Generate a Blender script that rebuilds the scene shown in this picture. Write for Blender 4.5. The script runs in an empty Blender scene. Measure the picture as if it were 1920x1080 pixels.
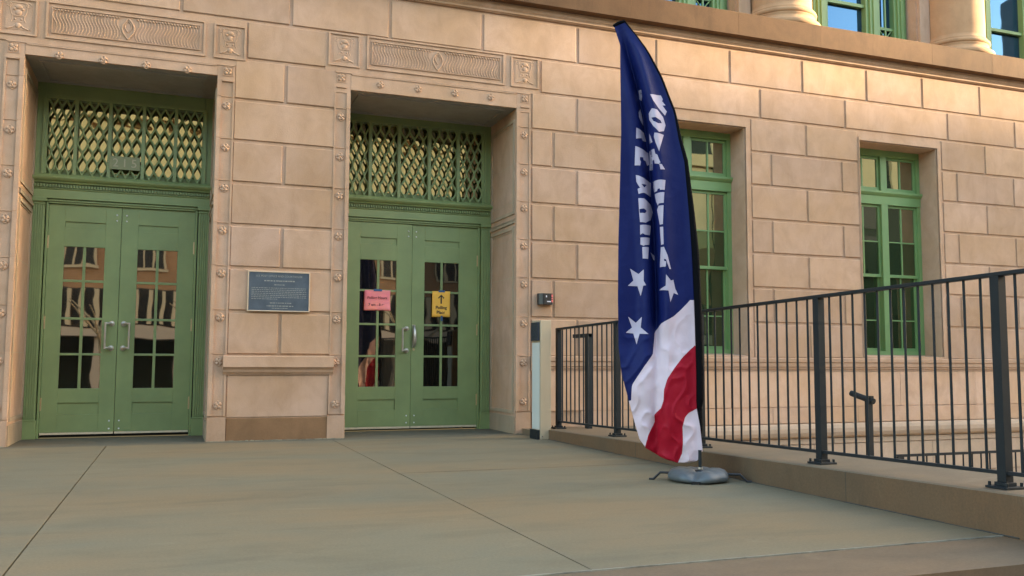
import bpy, bmesh, math, random
from mathutils import Vector, Matrix, noise
from mathutils.geometry import tessellate_polygon
random.seed(7)
R = math.radians
sc = bpy.context.scene
col = sc.collection

# ------------------------------------------------------------------ camera, sky, sun, exposure
cam = bpy.data.cameras.new("camera"); co = bpy.data.objects.new("camera", cam); col.objects.link(co)
cam.sensor_width = 36.0; cam.lens = 1688.4834 / 1920 * 36.0
cam.clip_start = 0.05; cam.clip_end = 2000
yaw, pitch, roll = 0.3576, 0.0820, 0.0043
fw = Vector((math.sin(yaw)*math.cos(pitch), math.cos(yaw)*math.cos(pitch), math.sin(pitch)))
rt = Vector((math.cos(yaw), -math.sin(yaw), 0)); up = rt.cross(fw)
rt2 = rt*math.cos(roll) + up*math.sin(roll); up2 = -rt*math.sin(roll) + up*math.cos(roll)
M = Matrix((rt2, up2, -fw)).transposed().to_4x4(); M.translation = (0, -9.3, 0.785)
co.matrix_world = M
sc.camera = co
SUN_EL, SUN_AZ = R(8), R(77)                 # azimuth from the wall's outward normal towards +X
world = bpy.data.worlds.new("World"); sc.world = world; world.use_nodes = True
wn = world.node_tree; bg = wn.nodes["Background"]
sky = wn.nodes.new("ShaderNodeTexSky"); sky.sky_type = 'NISHITA'; sky.sun_disc = False
sky.sun_elevation = SUN_EL; sky.sun_rotation = math.pi - SUN_AZ
sky.dust_density = 3.0; sky.ozone_density = 1.0; sky.air_density = 1.0
wn.links.new(sky.outputs[0], bg.inputs[0]); bg.inputs[1].default_value = 0.15
sl = bpy.data.lights.new("sun", 'SUN'); sl.energy = 2.7; sl.angle = R(0.55); sl.color = (1.0, 0.80, 0.52)
so = bpy.data.objects.new("sun", sl); col.objects.link(so)
sd = Vector((math.sin(SUN_AZ)*math.cos(SUN_EL), -math.cos(SUN_AZ)*math.cos(SUN_EL), math.sin(SUN_EL)))
so.rotation_euler = sd.to_track_quat('Z', 'Y').to_euler(); so.location = sd*40
sc.view_settings.view_transform = 'Standard'; sc.view_settings.look = 'None'
sc.view_settings.gamma = 1.0; sc.view_settings.exposure = 3.46
sc.cycles.max_bounces = 8; sc.cycles.use_denoising = True

# ------------------------------------------------------------------ helpers
class MB:
    def __init__(s): s.v=[]; s.f=[]; s.t=[]; s.m=[]; s.sm=[]
    def add(s, vs, fs, tint=1.0, mi=0, smooth=False):
        o=len(s.v); s.v += [tuple(p) for p in vs]
        for f in fs: s.f.append([o+i for i in f]); s.t.append(tint); s.m.append(mi); s.sm.append(smooth)
        return s
    def box(s, x0,x1,y0,y1,z0,z1, tint=1.0, mi=0):
        if x0>x1: x0,x1=x1,x0
        if y0>y1: y0,y1=y1,y0
        if z0>z1: z0,z1=z1,z0
        vs=[(x0,y0,z0),(x1,y0,z0),(x1,y1,z0),(x0,y1,z0),(x0,y0,z1),(x1,y0,z1),(x1,y1,z1),(x0,y1,z1)]
        return s.add(vs,[(3,2,1,0),(4,5,6,7),(0,1,5,4),(1,2,6,5),(2,3,7,6),(3,0,4,7)],tint,mi)
    def block(s, x0,x1,z0,z1, y=0.0, back=0.02, ch=0.006, tint=1.0, ox=None):
        # stone block with chamfered arris facing -Y, slightly uneven face
        j=lambda a: random.uniform(-a,a)
        a=[(x0,z0),(x1,z0),(x1,z1),(x0,z1)]
        i=[(x0+ch,z0+ch),(x1-ch,z0+ch),(x1-ch,z1-ch),(x0+ch,z1-ch)]
        dy=j(.0015)
        vs=[(p,back,q) for p,q in a]+[(p+j(.001),y+ch,q+j(.001)) for p,q in a]+[(p+j(.0015),y+dy,q+j(.0015)) for p,q in i]
        fs=[(8,9,10,11)]+[(k,(k+1)%4,4+(k+1)%4,4+k) for k in range(4)]+[(4+k,4+(k+1)%4,8+(k+1)%4,8+k) for k in range(4)]
        return s.add(vs,fs,tint)
    def prism(s, prof, a, b, axis='x', tint=1.0, mi=0, smooth=False):
        # prof: list of (p,q); axis x -> (y,z) ; axis y -> (x,z) ; axis z -> (x,y)
        def P(c,p): return {'x':(c,p[0],p[1]),'y':(p[0],c,p[1]),'z':(p[0],p[1],c)}[axis]
        n=len(prof); vs=[P(a,p) for p in prof]+[P(b,p) for p in prof]
        s.add(vs,[(i,(i+1)%n,n+(i+1)%n,n+i) for i in range(n)],tint,mi,smooth)
        s.add(vs,[tuple(range(n)),tuple(range(2*n-1,n-1,-1))],tint,mi)
        return s
    def tube(s, pts, r, n=10, tint=1.0, mi=0, cap=True, flat=1.0):
        pts=[Vector(p) for p in pts]; rs=r if isinstance(r,(list,tuple)) else [r]*len(pts)
        vs=[]; prev=None
        for i,p in enumerate(pts):
            d=(pts[min(i+1,len(pts)-1)]-pts[max(i-1,0)]).normalized()
            if prev is None: u=d.orthogonal().normalized()
            else: u=(prev-d*prev.dot(d)).normalized()
            prev=u; w=d.cross(u)
            for k in range(n):
                a=2*math.pi*k/n; vs.append(p+(u*math.cos(a)+w*math.sin(a)*flat)*rs[i])
        fs=[(i*n+k,i*n+(k+1)%n,(i+1)*n+(k+1)%n,(i+1)*n+k) for i in range(len(pts)-1) for k in range(n)]
        s.add(vs,fs,tint,mi,True)
        if cap:
            s.add(vs[:n],[tuple(range(n-1,-1,-1))],tint,mi); s.add(vs[-n:],[tuple(range(n))],tint,mi)
        return s
    def lathe(s, prof, c, n=48, tint=1.0, mi=0, axis='z', sq=None):
        vs=[]
        for (r,h) in prof:
            for k in range(n):
                a=2*math.pi*k/n; x,y=r*math.cos(a),r*math.sin(a)
                vs.append((c[0]+x,c[1]+y,c[2]+h) if axis=='z' else (c[0]+x,c[1]+h,c[2]+y))
        fs=[(i*n+k,i*n+(k+1)%n,(i+1)*n+(k+1)%n,(i+1)*n+k) for i in range(len(prof)-1) for k in range(n)]
        return s.add(vs,fs,tint,mi,True)
    def ball(s, c, rx,ry,rz, n=10, m=6, tint=1.0, mi=0):
        vs=[]
        for i in range(m+1):
            t=math.pi*i/m
            for k in range(n):
                a=2*math.pi*k/n; vs.append((c[0]+rx*math.sin(t)*math.cos(a),c[1]+ry*math.sin(t)*math.sin(a),c[2]+rz*math.cos(t)))
        return s.add(vs,[(i*n+k,(i+1)*n+k,(i+1)*n+(k+1)%n,i*n+(k+1)%n) for i in range(m) for k in range(n)],tint,mi,True)
    def build(s, name, mats, parent=None, loc=None, bevel=0):
        if not isinstance(mats,(list,tuple)): mats=[mats]
        off=Vector(loc) if loc else Vector((0,0,0))
        me=bpy.data.meshes.new(name); me.from_pydata([tuple(Vector(p)-off) for p in s.v],[],s.f)
        for m in mats: me.materials.append(m)
        at=me.color_attributes.new("tint",'FLOAT_COLOR','CORNER')
        data=[]
        for f,t in zip(s.f,s.t): data += ([t,t,t,1.0] if not isinstance(t,tuple) else [*t,1.0])*len(f)
        at.data.foreach_set("color",data)
        me.polygons.foreach_set("material_index",s.m); me.polygons.foreach_set("use_smooth",s.sm)
        bm=bmesh.new(); bm.from_mesh(me); bmesh.ops.recalc_face_normals(bm,faces=bm.faces); bm.to_mesh(me); bm.free()
        me.update()
        o=bpy.data.objects.new(name,me); col.objects.link(o); o.location=off
        if parent: link_to(o,parent)
        if bevel:
            b=o.modifiers.new("bevel",'BEVEL'); b.width=bevel; b.segments=2; b.limit_method='ANGLE'; b.angle_limit=R(40)
        return o
WORLDPOS={}
def wpos(o):
    p=Vector(o.location)
    while o.parent: o=o.parent; p=p+Vector(o.location)
    return p
def link_to(o,parent):
    o.parent=parent; o.location=Vector(o.location)-wpos(parent)
def empty(name, loc, label=None, cat=None, group=None, parent=None):
    o=bpy.data.objects.new(name,None); o.empty_display_size=.1; col.objects.link(o); o.location=loc
    if parent: link_to(o,parent)
    if label: o['label']=label; o['category']=cat
    if group: o['group']=group
    return o
def tag(o,label,cat,group=None):
    o['label']=label; o['category']=cat
    if group: o['group']=group
    return o
def struct(o,): o['kind']='structure'; return o
def text_mesh(body,size,align='CENTER',extrude=.001,spacing=1.0,bold=0.0):
    cu=bpy.data.curves.new("lettering",'FONT'); cu.body=body; cu.size=size; cu.align_x=align; cu.align_y='CENTER'
    cu.extrude=extrude; cu.space_character=spacing; cu.offset=bold; cu.resolution_u=4
    o=bpy.data.objects.new("lettering",cu); col.objects.link(o)
    dg=bpy.context.evaluated_depsgraph_get(); me=bpy.data.meshes.new_from_object(o.evaluated_get(dg))
    bpy.data.objects.remove(o); bpy.data.curves.remove(cu)
    return me
def text(body,size,loc,mat,parent,name="lettering",bold=0.0,extrude=.001,spacing=1.0,rot=0.0,sx=1.0):
    me=text_mesh(body,size,'CENTER',extrude,spacing,bold)
    me.transform(Matrix.Rotation(R(90),4,'X')@Matrix.Rotation(rot,4,'Z')@Matrix.Diagonal((sx,1,1,1)))
    me.materials.clear(); me.materials.append(mat); me.name=name
    o=bpy.data.objects.new(name,me); col.objects.link(o); o.location=loc
    if parent: link_to(o,parent)
    return o

# ------------------------------------------------------------------ materials
def mat(name, base, rough=.6, metal=0.0, spec=.5, var=0.0, vscale=3.0, bump=0.0, bscale=40.0, dark=None, stretch=(1,1,1), ior=None, emit=None):
    m=bpy.data.materials.new(name); m.use_nodes=True; nt=m.node_tree; b=nt.nodes["Principled BSDF"]
    b.inputs["Base Color"].default_value=(*base,1); b.inputs["Roughness"].default_value=rough; b.inputs["Metallic"].default_value=metal
    b.inputs["Specular IOR Level"].default_value=spec
    if ior: b.inputs["IOR"].default_value=ior
    if emit: b.inputs["Emission Color"].default_value=(*emit[:3],1); b.inputs["Emission Strength"].default_value=emit[3]
    N=nt.nodes.new; L=nt.links.new
    tc=N("ShaderNodeTexCoord"); mp=N("ShaderNodeMapping"); L(tc.outputs["Object"],mp.inputs[0]); mp.inputs["Scale"].default_value=stretch
    if var:
        n1=N("ShaderNodeTexNoise"); n1.inputs["Scale"].default_value=vscale; n1.inputs["Detail"].default_value=6; n1.inputs["Roughness"].default_value=.6
        L(mp.outputs[0],n1.inputs[0])
        cr=N("ShaderNodeValToRGB"); cr.color_ramp.elements[0].position=.3; cr.color_ramp.elements[1].position=.7
        lo=dark or tuple(c*(1-var) for c in base); hi=tuple(min(1,c*(1+var*.6)) for c in base)
        cr.color_ramp.elements[0].color=(*lo,1); cr.color_ramp.elements[1].color=(*hi,1)
        L(n1.outputs[0],cr.inputs[0]); L(cr.outputs[0],b.inputs["Base Color"])
    if bump:
        n2=N("ShaderNodeTexNoise"); n2.inputs["Scale"].default_value=bscale; n2.inputs["Detail"].default_value=5
        L(mp.outputs[0],n2.inputs[0]); bp=N("ShaderNodeBump"); bp.inputs["Strength"].default_value=bump; bp.inputs["Distance"].default_value=.01
        L(n2.outputs[0],bp.inputs["Height"]); L(bp.outputs[0],b.inputs["Normal"])
    return m

def stone(name, base, stain, pink, grit=.25, streak=.35):
    """sandstone: mottling, per-block tint (attribute), rain streaks, grain"""
    m=bpy.data.materials.new(name); m.use_nodes=True; nt=m.node_tree; b=nt.nodes["Principled BSDF"]; N=nt.nodes.new; L=nt.links.new
    b.inputs["Roughness"].default_value=.85; b.inputs["Specular IOR Level"].default_value=.25
    tc=N("ShaderNodeTexCoord")
    def nz(scale,detail=5,rough=.6,st=(1,1,1),dist=0):
        mp=N("ShaderNodeMapping"); mp.inputs["Scale"].default_value=st; L(tc.outputs["Object"],mp.inputs[0])
        n=N("ShaderNodeTexNoise"); n.inputs["Scale"].default_value=scale; n.inputs["Detail"].default_value=detail; n.inputs["Roughness"].default_value=rough
        n.inputs["Distortion"].default_value=dist; L(mp.outputs[0],n.inputs[0]); return n.outputs[0]
    def ramp(x,a,b_,lo=0,hi=1):
        r=N("ShaderNodeMapRange"); r.inputs[1].default_value=a; r.inputs[2].default_value=b_; r.inputs[3].default_value=lo; r.inputs[4].default_value=hi; L(x,r.inputs[0]); return r.outputs[0]
    def mixc(f,a,c,mode='MIX'):
        x=N("ShaderNodeMix"); x.data_type='RGBA'; x.blend_type=mode
        if isinstance(f,float): x.inputs[0].default_value=f
        else: L(f,x.inputs[0])
        for i,v in ((6,a),(7,c)):
            if isinstance(v,tuple): x.inputs[i].default_value=(*v,1)
            else: L(v,x.inputs[i])
        return x.outputs[2]
    c=mixc(ramp(nz(1.3,4),.35,.65),base,pink)
    c=mixc(ramp(nz(4.5,6,.65,(1,1,.7),.6),.42,.72,0,.55),c,stain)
    c=mixc(ramp(nz(2.2,5,.6,(3.5,3.5,.35)),.55,.78,0,streak),c,stain)
    g=ramp(nz(160,3,.7),.3,.7,.90,1.08); gc=N("ShaderNodeCombineColor"); [L(g,gc.inputs[i]) for i in range(3)]
    c=mixc(1.0,c,gc.outputs[0],'MULTIPLY')
    at=N("ShaderNodeAttribute"); at.attribute_name="tint"; c=mixc(1.0,c,at.outputs["Color"],'MULTIPLY')
    L(c,b.inputs["Base Color"])
    bp=N("ShaderNodeBump"); bp.inputs["Strength"].default_value=grit; bp.inputs["Distance"].default_value=.006
    ad=N("ShaderNodeMath"); ad.operation='ADD'; L(nz(70,5,.7),ad.inputs[0]); L(nz(9,4,.6),ad.inputs[1]); L(ad.outputs[0],bp.inputs["Height"]); L(bp.outputs[0],b.inputs["Normal"])
    return m

M_STONE = stone("sandstone", (.435,.270,.158), (.315,.190,.110), (.480,.315,.215))
M_STONE_LO = stone("sandstone_base", (.20,.105,.048), (.14,.078,.035), (.23,.125,.06))
M_SLAB = stone("sandstone_shaded", (.128,.066,.030), (.08,.042,.02), (.15,.08,.038), streak=.6)  # base colour darkened in place of shade on the slab; streaks are stains
M_MOULD = stone("moulding_stone", (.46,.33,.22), (.34,.25,.17), (.50,.36,.25))
M_COL = stone("column_stone", (.43,.245,.125), (.31,.175,.09), (.46,.28,.15))
M_REVEAL = stone("sandstone_reveal", (.36,.27,.17), (.25,.19,.12), (.39,.295,.195))
M_CEIL = stone("soffit_stone", (.29,.27,.24), (.23,.21,.18), (.32,.30,.26))
M_GREEN = mat("green_paint", (.208,.262,.097), .45, var=.16, vscale=2.2, bump=.05, bscale=60)
M_GREEN2 = mat("green_window_paint", (.16,.27,.095), .45, var=.12, vscale=3)
M_CONC = None
M_METAL = mat("brushed_steel", (.55,.51,.44), .36, metal=.8, var=.1, vscale=30)
M_BRASS = mat("brass", (.55,.42,.24), .4, metal=.9)
M_DARKMET = mat("dark_rail_paint", (.013,.016,.017), .6, spec=.3, var=.15, vscale=12)
M_BLACK = mat("black_plastic", (.012,.012,.013), .35)
M_CREAM = mat("pedestal_metal", (.46,.36,.235), .42, metal=.15, var=.07, vscale=6, stretch=(1,1,.2))
M_PEDGREY = mat("pedestal_panel", (.55,.56,.50), .5)
M_PEDDARK = mat("pedestal_dark", (.035,.04,.05), .25)
M_STRIP = mat("threshold_metal", (.62,.50,.32), .5, var=.15, vscale=20)
M_WHITE = mat("white_paint", (.75,.74,.70), .5)

def glass(name, f0=(.40,.37,.33), base=(.012,.012,.01), mixf=.45, wav=.06, wscale=2.2, rough=.015):
    m=bpy.data.materials.new(name); m.use_nodes=True; nt=m.node_tree; N=nt.nodes.new; L=nt.links.new
    b=nt.nodes["Principled BSDF"]; out=nt.nodes["Material Output"]
    b.inputs["Base Color"].default_value=(*base,1); b.inputs["Roughness"].default_value=.3; b.inputs["Specular IOR Level"].default_value=0
    g=N("ShaderNodeBsdfGlossy"); g.inputs["Roughness"].default_value=rough; g.inputs["Color"].default_value=(*f0,1)
    lw=N("ShaderNodeFresnel"); lw.inputs["IOR"].default_value=1.5
    mr=N("ShaderNodeMapRange"); mr.inputs[1].default_value=0; mr.inputs[2].default_value=1; mr.inputs[3].default_value=mixf; mr.inputs[4].default_value=1.0; L(lw.outputs[0],mr.inputs[0])
    mx=N("ShaderNodeMixShader"); L(mr.outputs[0],mx.inputs[0]); L(b.outputs[0],mx.inputs[1]); L(g.outputs[0],mx.inputs[2]); L(mx.outputs[0],out.inputs[0])
    tc=N("ShaderNodeTexCoord"); n=N("ShaderNodeTexNoise"); n.inputs["Scale"].default_value=wscale; n.inputs["Detail"].default_value=1.5
    L(tc.outputs["Object"],n.inputs[0]); bp=N("ShaderNodeBump"); bp.inputs["Strength"].default_value=wav; bp.inputs["Distance"].default_value=.1
    L(n.outputs[0],bp.inputs["Height"]); L(bp.outputs[0],g.inputs["Normal"])
    return m
G_DOOR = glass("door_glass", (1.0,.78,.55), mixf=.42, wav=.014, wscale=2.0)
G_DARK = glass("dark_door_glass", (.8,.75,.65), base=(.006,.005,.004), mixf=.07, wav=.02)
G_TRANSOM = glass("transom_glass", (1.0,.88,.6), mixf=.42, wav=.03, wscale=3)
G_WIN = glass("window_glass", (.95,.9,.7), base=(.010,.018,.008), mixf=.36, wav=.012, wscale=1.7)
G_LOW = glass("lower_window_glass", (.8,.95,.65), base=(.013,.024,.010), mixf=.10, wav=.02, wscale=1.7)
G_UP = glass("upper_glass", (.10,.23,.42), base=(.02,.04,.06), mixf=.30, wav=.01, wscale=1.5)

def concrete(name,a,b_,rough=.8,sc1=1.2,streakx=.25):
    m=bpy.data.materials.new(name); m.use_nodes=True; nt=m.node_tree; b=nt.nodes["Principled BSDF"]; N=nt.nodes.new; L=nt.links.new
    b.inputs["Roughness"].default_value=rough; b.inputs["Specular IOR Level"].default_value=.35
    tc=N("ShaderNodeTexCoord")
    def nz(scale,st,detail=6,rg=.62,dist=0):
        mp=N("ShaderNodeMapping"); mp.inputs["Scale"].default_value=st; L(tc.outputs["Object"],mp.inputs[0])
        n=N("ShaderNodeTexNoise"); n.inputs["Scale"].default_value=scale; n.inputs["Detail"].default_value=detail; n.inputs["Roughness"].default_value=rg; n.inputs["Distortion"].default_value=dist
        L(mp.outputs[0],n.inputs[0]); return n.outputs[0]
    def mr(x,lo,hi,o0,o1):
        r=N("ShaderNodeMapRange"); r.inputs[1].default_value=lo; r.inputs[2].default_value=hi; r.inputs[3].default_value=o0; r.inputs[4].default_value=o1; L(x,r.inputs[0]); return r.outputs[0]
    def mix(f,x,y,mode='MIX'):
        q=N("ShaderNodeMix"); q.data_type='RGBA'; q.blend_type=mode
        if isinstance(f,float): q.inputs[0].default_value=f
        else: L(f,q.inputs[0])
        for i,v in ((6,x),(7,y)):
            if isinstance(v,tuple): q.inputs[i].default_value=(*v,1)
            else: L(v,q.inputs[i])
        return q.outputs[2]
    c=mix(mr(nz(sc1,(1,1,1)),.35,.65,0,1),a,b_)
    warm=(a[0]*1.12,a[1]*.97,a[2]*.86)
    c=mix(mr(nz(.55,(.7,1.6,1),4,.5,.5),.42,.62,0,1),c,warm)
    c=mix(mr(nz(2.2,(streakx*2.2,1.6,1),6,.7,.5),.48,.70,0,.6),c,tuple(k*.68 for k in a))
    c=mix(mr(nz(3.4,(.6,2.0,1),6,.7,.8),.58,.72,0,.5),c,tuple(min(1,k*1.32) for k in a))
    c=mix(mr(nz(120,(1,1,1),3,.7),.62,.72,0,.3),c,tuple(k*.6 for k in a))
    g=mr(nz(75,(1,1,1),5,.75),.3,.7,.86,1.14); gc=N("ShaderNodeCombineColor"); [L(g,gc.inputs[i]) for i in range(3)]
    c=mix(1.0,c,gc.outputs[0],'MULTIPLY')
    at=N("ShaderNodeAttribute"); at.attribute_name="tint"; c=mix(1.0,c,at.outputs["Color"],'MULTIPLY')
    L(c,b.inputs["Base Color"])
    bp=N("ShaderNodeBump"); bp.inputs["Strength"].default_value=.3; bp.inputs["Distance"].default_value=.003
    L(nz(90,(1,1,1),5,.7),bp.inputs["Height"]); L(bp.outputs[0],b.inputs["Normal"])
    return m
M_PAVE = concrete("plaza_concrete",(.168,.138,.080),(.146,.130,.082))
M_THRESH = concrete("threshold_stone",(.115,.10,.065),(.095,.085,.058))
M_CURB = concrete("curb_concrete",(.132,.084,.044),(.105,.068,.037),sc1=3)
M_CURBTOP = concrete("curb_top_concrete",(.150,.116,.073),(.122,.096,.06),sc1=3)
M_STEP = concrete("step_granite",(.150,.105,.060),(.122,.086,.05),sc1=3)
M_STEP2 = concrete("step_warm_lit",(.36,.15,.07),(.30,.12,.06),sc1=3)  # warm light on the first lower tread is put into its orange colour
M_AREA = concrete("areaway_concrete",(.55,.44,.31),(.50,.40,.28))
M_EDGE = mat("worn_concrete_edge",(.24,.22,.165),.9,var=.5,vscale=9)
M_JOINT = mat("joint_filler",(.05,.045,.035),.9)
M_ROAD = mat("asphalt",(.12,.115,.10),.85,var=.3,vscale=2,bump=.3,bscale=90)

# ------------------------------------------------------------------ ground
g=MB()
g.box(-14,-.563,-6.14,-.16,-.12,0,.985); g.box(-.555,1.507,-6.14,-.16,-.12,0,1.0); g.box(1.515,3.75,-6.14,-.16,-.12,0,.985)
struct(g.build("pavement",M_PAVE))
struct(MB().box(-14,3.75,-6.1445,-6.1405,-.1,.0012).box(-14,3.6,-6.1405,-6.136,-.0,.0010).build("pavement_edge",M_EDGE))
struct(MB().box(-14,3.75,-6.14,-.16,-.5,-.125).build("pavement_bed",M_JOINT))
th=MB(); th.box(-14,3.75,-.155,.92,-.3,-.002)
def crumbs(x0,x1,y):
    x=x0
    while x<x1:
        l=random.uniform(.01,.05); d=random.uniform(.004,.014); th.box(x,x+l,y-d,y+.01,-.003,random.uniform(.003,.009),random.uniform(1.6,2.6)); x+=l*random.uniform(.8,1.3)
crumbs(-3,-1.41,.0); crumbs(.32,1.645,-.002); crumbs(3.53,3.76,.0)
struct(th.build("threshold_ground",M_THRESH))
lip=MB(); lip.box(-14,9,-6.60,-6.145,-.16,-.004); struct(lip.build("top_step",M_STEP))
for i in range(5):
    y=-6.6-.36*i; struct(MB().box(-14,9,y-.38,y,-.16*(i+2),-.16*(i+1)).build("step",M_STEP2 if i==0 else M_STEP))
struct(MB().box(-400,400,-400,-8.35,-1.2,-.80).build("ground",M_ROAD))
def ctop(y): return .10+.017*(-y-.65)
# curb wall that carries the railing (rises gently towards the street)
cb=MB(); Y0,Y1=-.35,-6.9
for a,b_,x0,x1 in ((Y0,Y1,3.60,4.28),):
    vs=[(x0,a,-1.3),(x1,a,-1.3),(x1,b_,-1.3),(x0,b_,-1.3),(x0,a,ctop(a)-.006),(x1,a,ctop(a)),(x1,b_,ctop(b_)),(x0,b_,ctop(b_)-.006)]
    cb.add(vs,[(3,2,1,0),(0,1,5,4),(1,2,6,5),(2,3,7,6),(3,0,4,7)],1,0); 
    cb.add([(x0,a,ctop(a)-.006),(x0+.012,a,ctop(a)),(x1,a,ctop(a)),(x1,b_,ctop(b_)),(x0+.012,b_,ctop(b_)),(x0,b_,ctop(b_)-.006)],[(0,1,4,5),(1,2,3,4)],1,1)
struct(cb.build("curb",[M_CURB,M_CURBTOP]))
sm=MB(); y=-.4
while y>-6.13:
    l=random.uniform(.05,.22); sm.box(3.600-random.uniform(.004,.016),3.604,y-l,y,-.001,random.uniform(.0015,.004)); y-=l*random.uniform(.9,1.1)
for y in (-2.6,-5.1): sm.box(3.5992,3.604,y-.0015,y+.0015,.0,ctop(y)-.008)
struct(sm.build("curb_joint",M_JOINT))
sc3=MB(); sc3.box(1.52,3.59,-3.006,-2.998,-.01,.0009); struct(sc3.build("score_line",M_THRESH))
struct(MB().box(3.60,5.25,-.35,.02,-1.3,.06).box(4.285,5.0,-1.55,-.352,-1.3,.055).build("landing",M_CURBTOP))
struct(MB().box(4.285,30,-8.3,.3,-1.5,-1.22).build("areaway_ground",M_AREA))

# ------------------------------------------------------------------ the courthouse
H=empty("courthouse_building",(2.6,1.0,0),"sandstone courthouse front with two green double doors and tall green windows","building")
ZR=[.855,1.29,1.726,2.154,2.581,3.007,3.429,3.855,4.254,4.70]
PX=[(-1.40,.316),(1.65,3.522)]; PZ=3.637
WX=[(5.24,6.555),(8.336,9.642),(11.43,12.74)]; WZ0,WZ1=.90,3.70
w=MB()
B=.015; D1=1.05
# solid backing
w.box(-14,PX[0][0]-0.0,B,D1,-2,4.70); w.box(PX[0][1],PX[1][0],B,D1,-2,4.70)
w.box(PX[0][0],PX[0][1],B,D1,PZ,4.70); w.box(PX[1][0],PX[1][1],B,D1,PZ,4.70)
w.box(PX[1][1],WX[0][0],B,D1,-2,4.70)
for i,(a,b_) in enumerate(WX):
    w.box(a,b_,B,.50,-2,WZ0-.05); w.box(a,b_,B,.50,WZ1,4.70)
    w.box(b_, WX[i+1][0] if i<2 else 22,B,.50,-2,4.70)
w.box(WX[0][0],22,.62,D1,-2,4.70)
def T():
    t=random.uniform(.86,1.07); h=random.uniform(-.022,.022)
    return (t*(1+h*.4),t,t*(1-h*1.6))
GAP=.032
def row(i, joints, x0, x1):
    xs=[x0]+joints+[x1]
    for a,b_ in zip(xs[:-1],xs[1:]):
        w.block(a+(GAP/2 if a!=x0 else 0), b_-(GAP/2 if b_!=x1 else 0), ZR[i], ZR[i+1]-GAP, back=B, tint=T())
# row A
row(8,[-3.1,-2.05,-.995,-.047,1.02,2.06,3.112,4.276,5.311,6.351,7.445,8.475,9.427,10.462,11.5,12.6,13.7,15],-14,22)
# row B
row(7,[-3.8,-2.7],-14,-1.68); row(7,[],.60,1.385); row(7,[4.95,6.789,8.112,9.858,11.104,12.6,14.2],3.825,22)
# rows C..I
odd=[[4.259],[6.666+.815],[10.506,]]; 
for i,r in enumerate([6,5,4,3,2,1,0]):
    o=(i%2==0)
    row(r,[-4.1,-2.9] if o else [-3.5,-2.4],-14,-1.69)
    row(r,[.982] if o else [],.487,1.487)
    row(r,[4.262] if o else [3.97,4.9],3.712,WX[0][0]-.07)
    row(r,[7.482] if o else [6.94,8.035],WX[0][1]+.10,WX[1][0]-.03)
    row(r,[10.52] if o else [9.99,11.04],WX[1][1]+.10,WX[2][0]-.03)
    row(r,[13.5] if o else [13.0,14.1],WX[2][1]+.10,22)
# window architraves (fillet strips with a small step)
for a,b_ in WX:
    for k,(d,y) in enumerate(((.085,.004),(.045,-.008))):
        w.box(b_+.012,b_+d,y,B,.86,3.711); w.box(a-.028*(1-k*.5),a-.004*k,y,B,.86,3.711)
        w.box(a-.028*(1-k*.5),b_+d,y-.0005,B,3.712,3.79-.035*k)
    w.box(b_,b_+.0115,.012,B,.86,3.711)
w.build("wall",M_STONE,H)
# dado, sill course and base moulding right of the doors
s=MB()
for a,b_ in ((3.70,WX[0][0]),(WX[0][0],22)):
    s.prism([(B,.853),(-.03,.853),(-.042,.842),(-.042,.800),(-.03,.790),(-.03,.742),(-.018,.735),(-.018,.715),(-.006,.706),(-.006,.69),(B,.69)],a,b_-(.003 if b_<9 else 0),'x',random.uniform(.92,1))
xs=[3.72,5.0,6.3,7.6,8.9,10.2,11.5,12.8,14.1,22]
for a,b_ in zip(xs[:-1],xs[1:]):
    s.block(a,b_-.004,.245,.685,y=0,back=B,ch=.002,tint=random.uniform(1.15,1.25)); s.block(a+.6,b_+.596,.045,.239,y=0,back=B,ch=.002,tint=random.uniform(1.12,1.22))
s.build("sill_course",M_STONE,H)
s=MB()
xs=[3.72,5.6,7.5,9.4,11.3,13.2,22]
for a,b_ in zip(xs[:-1],xs[1:]):
    s.prism([(B,.035),(-.03,.035),(-.065,.02),(-.085,-.02),(-.085,-.07),(-.065,-.115),(-.03,-.14),(B,-.14)],a,b_-.004,'x',random.uniform(.85,.98))
    s.block(a+.3,b_+.296,-.215,-.15,y=-.02,back=B,ch=.004,tint=.95); s.block(a,b_-.004,-.62,-.222,y=-.01,back=B,ch=.004,tint=random.uniform(.9,1)); s.block(a+.4,b_+.396,-1.25,-.63,y=-.01,back=B,ch=.004,tint=random.uniform(.9,1))
s.build("base_moulding",M_MOULD,H)
# cornice + slab
s=MB()
s.prism([(B,4.70),(-.012,4.70),(-.012,4.708),(-.030,4.712),(-.030,4.735),(-.036,4.741),(-.045,4.752),(-.052,4.770),(-.054,4.795),(-.054,4.809),(B,4.809)],-14,22,'x')
s.build("cornice",M_STONE,H)
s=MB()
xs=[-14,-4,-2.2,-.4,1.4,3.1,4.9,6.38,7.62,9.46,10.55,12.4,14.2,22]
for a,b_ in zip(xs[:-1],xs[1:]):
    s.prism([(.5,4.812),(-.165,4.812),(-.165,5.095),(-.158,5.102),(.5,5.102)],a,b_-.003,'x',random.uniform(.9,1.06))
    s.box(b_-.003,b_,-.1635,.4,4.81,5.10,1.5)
s.build("string_course",M_SLAB,H)

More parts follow.
